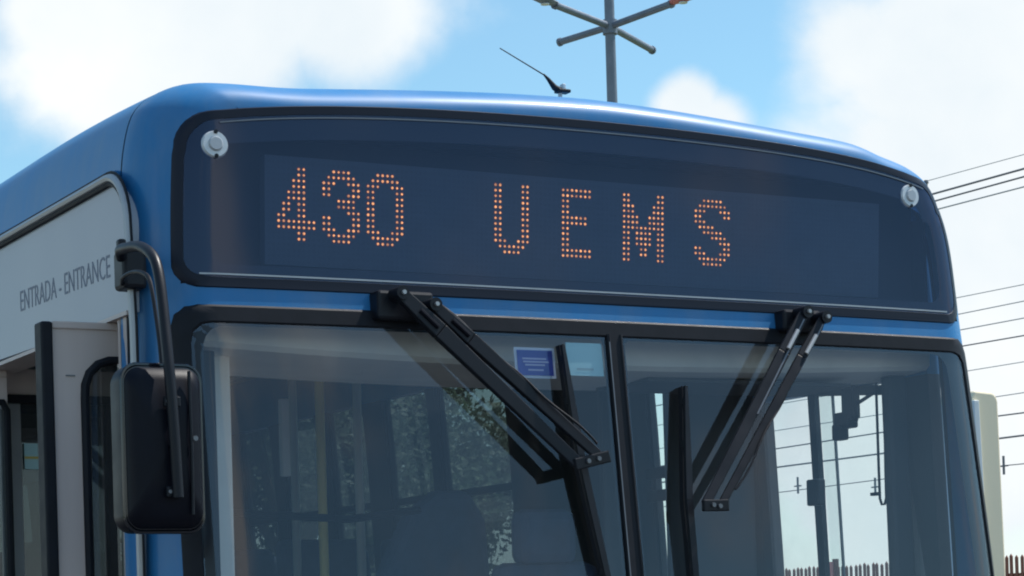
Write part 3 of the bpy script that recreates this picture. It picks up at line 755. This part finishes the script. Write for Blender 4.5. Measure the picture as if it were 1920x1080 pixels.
# poles
def pole(x, y, m='pole_grey', r=.016, z0=.94, z1=2.9): return build(MB().tube([(x, y, z0), (x, y, z1)], r, 10), 'grab_pole', 'pole_grey' if m in ('steel', 'alu') else m, bus, smooth=True)
for x, y, m in ((.02, 1.9, 'yellow'), (-.48, 1.55, 'steel'), (-.34, 2.6, 'steel'), (.36, 2.9, 'alu'), (-.12, 3.7, 'steel'), (.36, 3.6, 'alu'), (-.7, 1.5, 'alu_dark'), (.36, 5.4, 'steel'), (-.36, 5.2, 'steel'), (-.60, 2.1, 'alu'), (.36, 7.3, 'steel')):
    pole(x, y, m)
for x, y, m in ((-.30, 3.2, 'steel'), (-.62, 3.4, 'alu'), (.1, 4.6, 'steel'), (-.5, 4.4, 'yellow'), (.30, 2.2, 'steel')): pole(x, y, m)
for x in (-.45, .45): build(MB().tube([(x, 1.5, 2.72), (x, 10.6, 2.72)], .015, 8), 'ceiling_rail', 'steel', bus, smooth=True)
build(MB().box((-.80, 1.50, 2.06), (-.60, 1.51, 2.235)), 'notice', 'paper_pink', bus)
build(MB().box((-.885, 1.56, 1.925), (-.63, 1.60, 1.95)), 'bright_gap_strip', 'paper_white', bus)  # white strip in place of a bright gap to the outside
build(MB().tube([(-.60, 1.2, 2.02), (-.2, 1.22, 2.0), (.05, 1.24, 2.03)], .012, 8), 'turnstile_bar', 'black', bus, smooth=True)
build(MB().box((-.12, 1.9, 2.18), (-.09, 1.93, 2.44)), 'ticket_reader', 'paper_white', bus, bevel=.005)
# little camera on a bracket over the driver's window
mb = MB().box((1.15, .475, 2.26), (1.18, .535, 2.40)); mb.box((1.15, .50, 2.235), (1.19, .575, 2.285)); mb.box((1.145, .535, 2.20), (1.18, .58, 2.25)); mb.bar((1.165, .49, 2.30), (1.165, .39, 2.33), .012, .012); mb.box((1.15, .465, 2.25), (1.165, .48, 2.36))
build(mb, 'window_camera', 'black', bus, bevel=.006)
zc = [(1.17, .385, 2.40), (1.17, .385, 2.10), (1.17, .384, 2.01), (1.17, .376, 1.992), (1.17, .362, 1.992), (1.17, .354, 2.01), (1.17, .353, 2.10), (1.17, .345, 2.40)]
cord = build(MB().tube(zc, .0042, 8), 'hanging_cord', 'black', smooth=True, loc=(1.17, .4, 2.36)); tag(cord, 'looped black cord hanging inside the side window by the right windscreen pane', 'cord')
c2 = build(MB().box((1.162, .388, 2.02), (1.178, .42, 2.03)), 'cord_clip', 'black', cord)

# --- wipers
def arm(mbq, p, q, w, h, w2=None, h2=None): mbq.bar(p, q, w, h, (.8, 0, .6), w2, h2)
def make_wiper(tops, ends, tip, mid, foot, silver, label):
    (ax, az), (bx, bz) = tops; (cx, cz), (dx, dz) = ends
    wp = build(MB().box((min(ax, bx)-.045, -.055, min(az, bz)-.035), (max(ax, bx)+.02, .0, max(az, bz)+.012)), 'wiper', 'black', bus, loc=((ax+bx)/2, -.03, az), bevel=.008, props={'label': label})
    for (tx, tz), (ex, ez), w in (((ax, az), (cx, cz), .042 if ax < 0 else .034), ((bx, bz), (dx, dz), .036 if ax < 0 else .028)):
        mbq = MB(); T = Vector((tx, -.085, tz)); E = Vector((ex, -.155, ez)); m1 = T.lerp(E, .22)
        arm(mbq, T, m1, w*.8, .022, w, .022); arm(mbq, m1, E, w, .022, w*.75, .012)
        build(mbq, 'wiper_arm', silver, wp, bevel=.003)
        mbq = MB().disc((tx, -.05, tz), .017, (0,-1,0), .055, 14); build(mbq, 'pivot', 'black', wp, smooth=True)
        build(MB().disc((tx, -.105, tz), .0055, (0,-1,0), .008, 8), 'pivot_nut', 'alu', wp)
        # coil spring on the arm
        mbq = MB(); a = T.lerp(E, .10)+Vector((0, -.014, 0)); b = T.lerp(E, .20)+Vector((0, -.014, 0))
        mbq.tube([a, b], .006, 8); build(mbq, 'arm_spring', 'alu' if ax > 0 else 'housing', wp)
    A_ = Vector((bx, -.07, bz)); B_ = Vector((dx, -.165, dz)); hp_ = [A_.lerp(B_, t)+Vector((.014+.006*math.sin(t*17), -.012-.004*math.sin(t*11), .008)) for t in np.linspace(.02, .93, 16)]
    build(MB().tube(hp_, .0032, 6), 'washer_hose', 'rubber', wp, smooth=True)
    mbq = MB(); mbq.bar((cx-.012, -.16, cz-.004), (dx+.022, -.16, dz+.004), .03, .014, (0,0,1)); build(mbq, 'arm_yoke', 'black', wp, bevel=.003)
    for f_ in (.35, .8):
        build(MB().disc((cx+(dx-cx)*f_, -.167, cz+(dz-cz)*f_), .006, (0,-1,0), .006, 8), 'yoke_bolt', 'alu_dark', wp)
    P = [Vector((tip[0], F(tip[0], tip[1])-.035, tip[1])), Vector((mid[0], F(*mid)-.045, mid[1])), Vector((foot[0], F(*foot)-.035, foot[1]))]
    pts = []
    for i in range(17):
        t = i/16; pts.append(P[0]*(1-t)**2*1.0+P[1]*2*t*(1-t)+P[2]*t*t if False else (P[0].lerp(P[1], t*2) if t <= .5 else P[1].lerp(P[2], t*2-1)))
    mbq = MB()
    for i in range(16):
        w = lambda j: .008+.011*math.sin(math.pi*min(1, max(0, j/16)))
        mbq.bar(pts[i], pts[i+1], w(i), .012, (1,0,0), w(i+1), .012)
    bl = build(mbq, 'wiper_blade', 'black', wp)
    mbq = MB()
    for i in range(16):
        a, b = pts[i].copy(), pts[i+1].copy(); a.y = F(a.x, a.z)-.014; b.y = F(b.x, b.z)-.014; mbq.bar(a, b, .005, .018, (1,0,0))
    build(mbq, 'rubber_strip', 'rubber', bl)
    for k in (1, 4, 12, 15):
        a = pts[k]; build(MB().bar((a.x, a.y, a.z), (a.x, F(a.x, a.z)-.02, a.z), .012, .016, (1,0,0)), 'claw', 'black', bl)
    return wp
make_wiper(((-.655, 2.480), (-.566, 2.455)), ((-.208, 2.064), (-.140, 2.078)), (-.185, 2.374), (-.166, 2.088), (-.070, 1.50), 'black', 'left wiper with twin arms crossing the left windscreen pane')
make_wiper(((.560, 2.483), (.622, 2.471)), ((.173, 1.961), (.218, 1.954)), (.179, 2.276), (.150, 1.975), (.150, 1.40), 'black', 'right wiper with twin arms lying across the right windscreen pane')
for p, q in (((.548, -.100, 2.462), (.36, -.135, 2.20)), ((.61, -.100, 2.45), (.52, -.116, 2.325))):
    build(MB().bar(p, q, .004, .003, (.8, 0, .6)), 'wiper_edge', 'alu_dark', bus)

# --- mirror
mr = build(MB().box((-1.300, .075, 2.488), (-1.240, .15, 2.582)), 'wing_mirror', 'black', bus, loc=(-1.28, .12, 2.53), bevel=.010, props={'label': 'black wing mirror on a bent tube arm beside the doorway'})
build(MB().box((-1.306, .085, 2.568), (-1.286, .11, 2.606)), 'bracket_ear', 'black', mr, bevel=.006)
pts = [(-1.302, .085, 2.560), (-1.314, .055, 2.572), (-1.32, .0, 2.568), (-1.32, -.096, 2.556), (-1.32, -.174, 2.524), (-1.32, -.212, 2.48), (-1.322, -.242, 2.392), (-1.325, -.275, 2.258), (-1.321, -.283, 2.127), (-1.315, -.283, 1.97)]
pp = [tuple(p) for p in catmull(pts, 4)]
build(MB().tube(pp, .0125, 12), 'mirror_arm', 'black', mr, smooth=True)
pts = [(-1.30, .09, 2.498), (-1.31, .05, 2.508), (-1.31, -.02, 2.510), (-1.31, -.091, 2.496), (-1.31, -.131, 2.468), (-1.31, -.16, 2.392), (-1.31, -.181, 2.316), (-1.31, -.19, 2.25)]
build(MB().tube([tuple(p) for p in catmull(pts, 4)], .005, 8), 'mirror_cable', 'black', mr, smooth=True)
# housing: rounded shell, taller than wide
cx, cz, hw, hh, y0 = -1.326, 2.083, .092, .187, -.215
lp = rrect(-hw, hw, -hh, hh, .036, 8); rows = []
for s_, dy in ((.97, .075), (1.0, .06), (1.0, .02), (.985, -.005), (.93, -.026), (.80, -.040), (.4, -.048), (.02, -.05)):
    rows.append([(cx+x*s_+.10*(z*0), y0+dy, cz+z*(s_ if s_ > .5 else s_)) for x, z in lp+[lp[0]]])
hs = build(MB().grid(rows, flip=False), 'mirror_housing', 'housing', mr, smooth=True, cut=60)
build(MB().tube([(cx+x*1.0, y0-.008, cz+z) for x, z in lp], .0045, 6, closed=True), 'housing_rim', 'black_gloss', hs, smooth=True)
build(MB().add([(cx+x*.96, y0+.07, cz+z*.96) for x, z in lp], [tuple(range(len(lp)))[::-1]]), 'mirror_glass', 'mirror_face', hs)
build(MB().tube([(cx+x*.0+.052+.0*z, y0-.052+.006*abs(z)/hh, cz+z) for z in np.linspace(-.15, .17, 8) for x in (0,)], .004, 6), 'housing_rib', 'black', hs, smooth=True)
build(MB().tube([(cx+x*.965, y0-.012-.0, cz+.0+z*.965) for x, z in lp], .0022, 6, closed=True), 'moulding_seam', 'black_gloss', hs, smooth=True)
for zz in (.10, -.10):
    build(MB().box((cx-.012, y0-.062, cz+zz-.012), (cx+.026, y0-.048, cz+zz+.012)), 'arm_clamp', 'black', hs, bevel=.003)
    build(MB().disc((cx-.006, y0-.062, cz+zz), .0045, (0,-1,0), .004, 8), 'clamp_bolt', 'alu_dark', hs)
build(MB().disc((cx+.062, y0-.047, cz+.02), .006, (0,-1,0), .006, 10), 'housing_screw', 'alu_dark', hs)

# --- antenna
b0 = Vector((.134, .45, 3.06))
an = build(MB().disc(b0, .007, (0,0,1), .105, 12, .006), 'roof_antenna', 'alu', bus, smooth=True, props={'label': 'thin whip antenna leaning on the roof'})
build(MB().box((.122, .435, 3.158), (.162, .465, 3.168)), 'antenna_foot', 'black', an, bevel=.003)
build(MB().tube([(.134, .45, 3.164), (.116, .45, 3.172), (.096, .45, 3.194), (.082, .45, 3.206)], [.010, .009, .005, .0025], 10), 'antenna_base', 'black', an, smooth=True)
build(MB().tube([(.084, .45, 3.204), (-.056, .45, 3.266)], [.0020, .0015], 6), 'whip', 'black', an, smooth=True)
build(MB().box((.138, .44, 3.166), (.149, .46, 3.184)), 'antenna_cap', 'marker', an, bevel=.003)

# --- lower nose, lights, bumper, wheels
for sx in (-1, 1):
    c = Vector((sx*.93, F(sx*.93, .82)-.002, .82))
    hl_ = build(MB().disc(c, .115, (0,-1,0), .03, 28, .10), 'headlight', 'chrome', bus, smooth=True)
    build(MB().disc(c+Vector((0,-.03,0)), .09, (0,-1,0), .01, 28, .06), 'lens', 'marker', hl_, smooth=True)
    build(MB().disc(Vector((sx*.68, F(sx*.68, .82)-.002, .82)), .06, (0,-1,0), .02, 20), 'indicator_light', 'lamp_red', bus, smooth=True)
build(MB().box((-1.24, -.36, .36), (1.24, .0, .62)), 'bumper', 'black', bus, bevel=.03)
build(MB().box((-.26, -.375, .44), (.26, -.362, .56)), 'number_plate_blank', 'lamp_white', bus)
for y in (2.4, 8.6):
    for sx in (-1, 1):
        w = build(MB().disc((sx*1.04, y, .5), .5, (sx,0,0), .27, 32), 'wheel', 'tyre', bus, smooth=True)
        build(MB().disc((sx*1.28, y, .5), .29, (sx,0,0), .04, 24, .22), 'rim', 'alu', w, smooth=True)
build(MB().box((-1.1, .2, .30), (1.1, YR, .40)), 'chassis', 'black', bus)

# ================================================================== street things behind
# --- tall street mast with crossed lamp arms
HX, HY, HZ = 27.12, 43.28, 16.76
rv = Vector((math.cos(yaw), -math.sin(yaw), 0)); av = Vector((math.sin(yaw), math.cos(yaw), 0))
mast = empty('street_mast', (HX, HY, .13), 'tall grey steel street mast with crossed lamp arms behind the bus roof', 'street lamp')
build(MB().tube([(HX, HY, .13), (HX, HY, 9), (HX, HY, 15), (HX, HY, 22)], [.22, .17, .135, .115], 16), 'pole', 'galvan', mast, smooth=True)
build(MB().tube([(HX, HY, HZ-.2), (HX, HY, HZ+.16)], .19, 16), 'hub', 'galvan', mast, smooth=True)
H = Vector((HX, HY, HZ))
# seen size: image right/away components in metres
arms = [((-1.24, 1.10, -.07), .088), ((1.42, -1.85, .02), .088), ((1.20, 2.2, -.07), .088), ((-1.42, -1.95, .05), .088)]
for (a, b, dz), r_ in arms:
    e = H+rv*a+av*b+Vector((0, 0, dz)); s0 = H+(e-H).normalized()*.12
    ar = build(MB().tube([s0, e], r_, 12), 'lamp_arm', 'galvan', mast, smooth=True)
    build(MB().tube([e-(e-H).normalized()*.02, e+(e-H).normalized()*.05], [r_*1.25, r_*1.25], 12), 'arm_cap', 'galvan', ar, smooth=True)
    if b < 0:
        d = (e-H).normalized(); u_ = Vector((0, 0, 1)); sd_ = d.cross(u_).normalized()
        mbq = MB(); secs = [(0, .07, .05), (.12, .13, .075), (.45, .19, .10), (.8, .17, .09), (.98, .08, .04)]; vs = []
        for t, w, h in secs:
            c = e+d*t+u_*.03
            for k in range(10): an_ = 2*math.pi*k/10; vs.append(c+sd_*w*math.cos(an_)+u_*h*math.sin(an_))
        fs = [(i*10+k, i*10+(k+1) % 10, (i+1)*10+(k+1) % 10, (i+1)*10+k) for i in range(4) for k in range(10)]+[tuple(range(9, -1, -1)), tuple(40+k for k in range(10))]
        mbq.add(vs, fs); lh = build(mbq, 'lamp_head', 'lamp_red' if a > 0 else 'galvan', mast, smooth=True)
        build(MB().disc(e+d*.45-u_*.07, .11, -u_, .02, 14), 'lamp_glass', 'marker', lh)

# --- utility poles along the far kerb and their wires
LX_ = 27.0
wires = [(10.50, 'pale thin top wire', .010, 'cable_pale'), (10.20, 'topmost thick wire', .026, 'cable'), (10.045, 'second thick wire', .022, 'cable'), (9.865, 'third wire', .018, 'cable_pale'),
         (7.985, 'pale wire under the crossarm', .011, 'cable_pale'), (7.64, 'fine wire', .013, 'cable_pale'), (7.32, 'fine wire', .014, 'cable_pale'), (6.99, 'grey wire', .017, 'cable'),
         (6.47, 'pale wire', .011, 'cable_pale'), (5.86, 'pale wire', .012, 'cable_pale'), (5.49, 'dark lower cable', .019, 'cable'), (5.03, 'thick lower cable', .024, 'cable'), (4.50, 'lowest cable', .013, 'cable')]
spans = [-6.5, 31.0, 68, 105]
names = ['beside the camera end', 'just behind the right edge of the bus roof', 'farther along', 'farthest along']
for k, y in enumerate(spans):
    yp = y+.62
    up_ = empty('utility_pole', (LX_+.15, yp, .13), 'concrete utility pole with crossarm, '+names[k], 'utility pole', 'utility poles along the far pavement')
    build(MB().tube([(LX_+.15, yp, .13), (LX_+.15, yp, 10.3)], [.17, .10], 14), 'pole', 'concrete', up_, smooth=True)
    ca = build(MB().box((LX_-.06, y-.05, 9.74), (LX_+.04, yp, 9.80)), 'crossarm', 'bark', up_)
    for z in (10.20, 10.045, 9.865, 10.5):
        mbq = MB().tube([(LX_-.02, y, z-.10), (LX_-.02, y, z-.05), (LX_-.02, y, z-.04), (LX_-.02, y, z+.02)], [.03, .035, .06, .04], 10)
        build(mbq, 'insulator', 'alu_dark', up_, smooth=True)
    build(MB().box((LX_+.0, y-.02, 4.4), (LX_+.05, yp, 4.46)), 'cable_bracket', 'alu_dark', up_)
wl = ['faint uppermost wire above the three close dark street wires right of the bus', 'highest of the three close dark wires at the upper right', 'middle one of the three close dark wires at the upper right', 'lowest of the three close dark wires at the upper right',
      'highest of the pale middle wires', 'second of the pale middle wires', 'third of the pale middle wires', 'grey wire lowest of the middle bunch',
      'thin pale wire under the middle bunch', 'pale wire above the lower dark pair', 'upper of the two lower dark cables', 'lower, thicker of the two lower dark cables', 'lowest cable of all, seen through the driver window']
for (z, nm, r_, m), lab in zip(wires, wl):
    pts = []
    for a, b in zip(spans[:-1], spans[1:]):
        for i in range(10):
            t = i/10; pts.append((LX_-.02, a+(b-a)*t, z-(.06+.05*math.sin(z*7.3))*4*t*(1-t)))
    pts.append((LX_-.02, spans[-1], z))
    w = build(MB().tube(pts, r_*.8, 6), 'power_line', m, smooth=True, loc=(LX_, spans[0], z)); tag(w, lab, 'power line', 'wires strung between the utility poles')
# small spacers hung on the lower cables
for y, z, lab in ((28.9, 4.47, 'small cross-shaped cable spacer right of the cream post'), (35.7, 4.54, 'small cross-shaped cable spacer seen left in the driver window'), (32.95, 4.33, 'small cross-shaped cable spacer seen beside the hanging cord')):
    mbq = MB().bar((LX_-.05, y, z-.17), (LX_-.05, y, z+.2), .035, .035); mbq.bar((LX_-.05, y-.12, z), (LX_-.05, y+.12, z), .03, .03)
    tag(build(mbq, 'cable_spacer', 'cable', loc=(LX_, y, z)), lab, 'cable spacer', 'spacers on the lower cable')

# --- cream post right of the bus
pe = empty('totem_post', (4.83, 4.0, 0), 'cream rounded-top upright post standing right of the bus', 'post')
px0, px1, zt = 4.715, 4.845, 2.80
lean = -.045
prof = [(px0+.05, 0), (px1+.05, 0), (px1-.0, zt-.06)]+[(px1-.05+.05*math.cos(R(a)), zt-.06+.055*math.sin(R(a))) for a in range(15, 91, 15)]+[(px0-.03, zt+.002), (px0-.045, zt-.03)]
def prism(prof, y0, y1):
    n = len(prof); return MB().add([(x, y0, z) for x, z in prof]+[(x, y1, z) for x, z in prof], [tuple(range(n)), tuple(range(2*n-1, n-1, -1))]+[(i, i+n, (i+1) % n+n, (i+1) % n) for i in range(n)])
build(prism(prof, 4.0, 4.28), 'post_body', 'cream', pe, bevel=.012)
build(MB().add([(px0-.048, 3.985, zt-.05), (px0-.012, 3.985, zt-.05), (px0+.068, 3.985, .02), (px0+.04, 3.985, .02), (px0-.048, 4.27, zt-.05), (px0-.012, 4.27, zt-.05), (px0+.068, 4.27, .02), (px0+.04, 4.27, .02)], [(3,2,1,0),(4,5,6,7),(0,1,5,4),(1,2,6,5),(2,3,7,6),(3,0,4,7)]), 'edge_strip', 'cream_edge', pe, bevel=.004)

# --- picket fence behind the street
FX = 30.6
fe = empty('picket_fence', (FX, 20, .13), 'rusty red-brown picket fence behind the street', 'fence')
pk = None
ymin, ymax = 28.5, 44.5; sp_ = .168; k = 0; y = ymin
while y < ymax:
    h = 2.86+.02*math.sin(k*1.7)+rnd.uniform(-.012, .012)
    if pk is None:
        q = MB().box((-.02, -.036, 0), (.02, .036, h-.13-.06)); q.add([(-.02,-.036,h-.19),(.02,-.036,h-.19),(.02,.036,h-.19),(-.02,.036,h-.19),(0,0,h-.13)], [(0,1,4),(1,2,4),(2,3,4),(3,0,4)])
        pk = build(q, 'picket', 'rust', fe, loc=None); pk.data.transform(Matrix.Translation(origin(fe))); pk.location = (0, y-20, 0)
    else:
        c = pk.copy(); COL.objects.link(c); c.location = (rnd.uniform(-.006, .006), y-20, rnd.uniform(-.03, .02)); c.rotation_euler = (rnd.uniform(-.008, .008), 0, 0)
    y += sp_; k += 1
mb = MB(); mb.box((FX+.02, 12, .35), (FX+.06, 80, .43)); mb.box((FX+.02, 12, 2.35), (FX+.06, 80, 2.43)); mb.box((FX+.02, 12, 1.35), (FX+.06, 80, 1.43))
build(mb, 'fence_rail', 'rust', fe)
mb = MB()
y = 12.
while y < 80:
    if not (ymin-.1 < y < ymax+.1): mb.box((FX-.02, y-.035, .13), (FX+.02, y+.035, 2.84))
    y += sp_
build(mb, 'picket_run', 'rust', fe, props={'kind': 'stuff'})
for y in np.arange(14, 80, 2.52):
    build(MB().box((FX-.06, y-.05, .13), (FX+.06, y+.05, 3.0)), 'fence_post', 'rust', fe)
mbq = MB().box((FX-.09, 39.2, 2.1), (FX-.03, 39.75, 2.93)); build(mbq, 'fence_board', 'lamp_red', fe)

# --- trees seen through the side windows
def tree(x, y, h, cr, leaf, label):
    t = empty('tree', (x, y, 0), label, 'tree', 'trees across the street behind the bus')
    mbq = MB(); mbq.tube([(x, y, 0), (x+.1, y, h*.3), (x-.05, y+.1, h*.55)], [.2, .15, .1], 8)
    for a in range(5):
        an_ = a*1.3; mbq.tube([(x, y, h*.38), (x+math.cos(an_)*cr*.4, y+math.sin(an_)*cr*.4, h*.6), (x+math.cos(an_)*cr*.7, y+math.sin(an_)*cr*.7, h*.74)], [.09, .05, .02], 6)
    build(mbq, 'trunk', 'bark', t, smooth=True)
    mbq = MB(); cl = [(rnd.gauss(0, .45)*cr, rnd.gauss(0, .45)*cr, h*.66+rnd.gauss(0, .15)*h) for _ in range(44)]
    for cx_, cy_, cz_ in cl:
        rr = rnd.uniform(.25, .5)*cr*.8
        for _ in range(260):
            v = Vector((rnd.gauss(0, 1), rnd.gauss(0, 1), rnd.gauss(0, .8))).normalized()*rr*rnd.uniform(.5, 1.05)
            c = Vector((x+cx_, y+cy_, cz_))+v; s_ = rnd.uniform(.05, .11); a1 = Vector((rnd.gauss(0,1), rnd.gauss(0,1), rnd.gauss(0,1))).normalized(); a2 = a1.orthogonal().normalized()
            mbq.add([c-a1*s_, c+a2*s_*.5, c+a1*s_, c-a2*s_*.5], [(0,1,2,3)])
    build(mbq, 'crown', leaf, t)
tree(9.5, 24, 6.6, 2.2, 'leafA', 'dark round tree nearest the bus tail, dimly seen through its windows')
tree(13.5, 30, 7.2, 2.5, 'leafB', 'lighter green tree standing in the middle of the row across the street')
tree(17.0, 33, 6.4, 2.0, 'leafA', 'smaller dark tree at the near end of the row across the street')
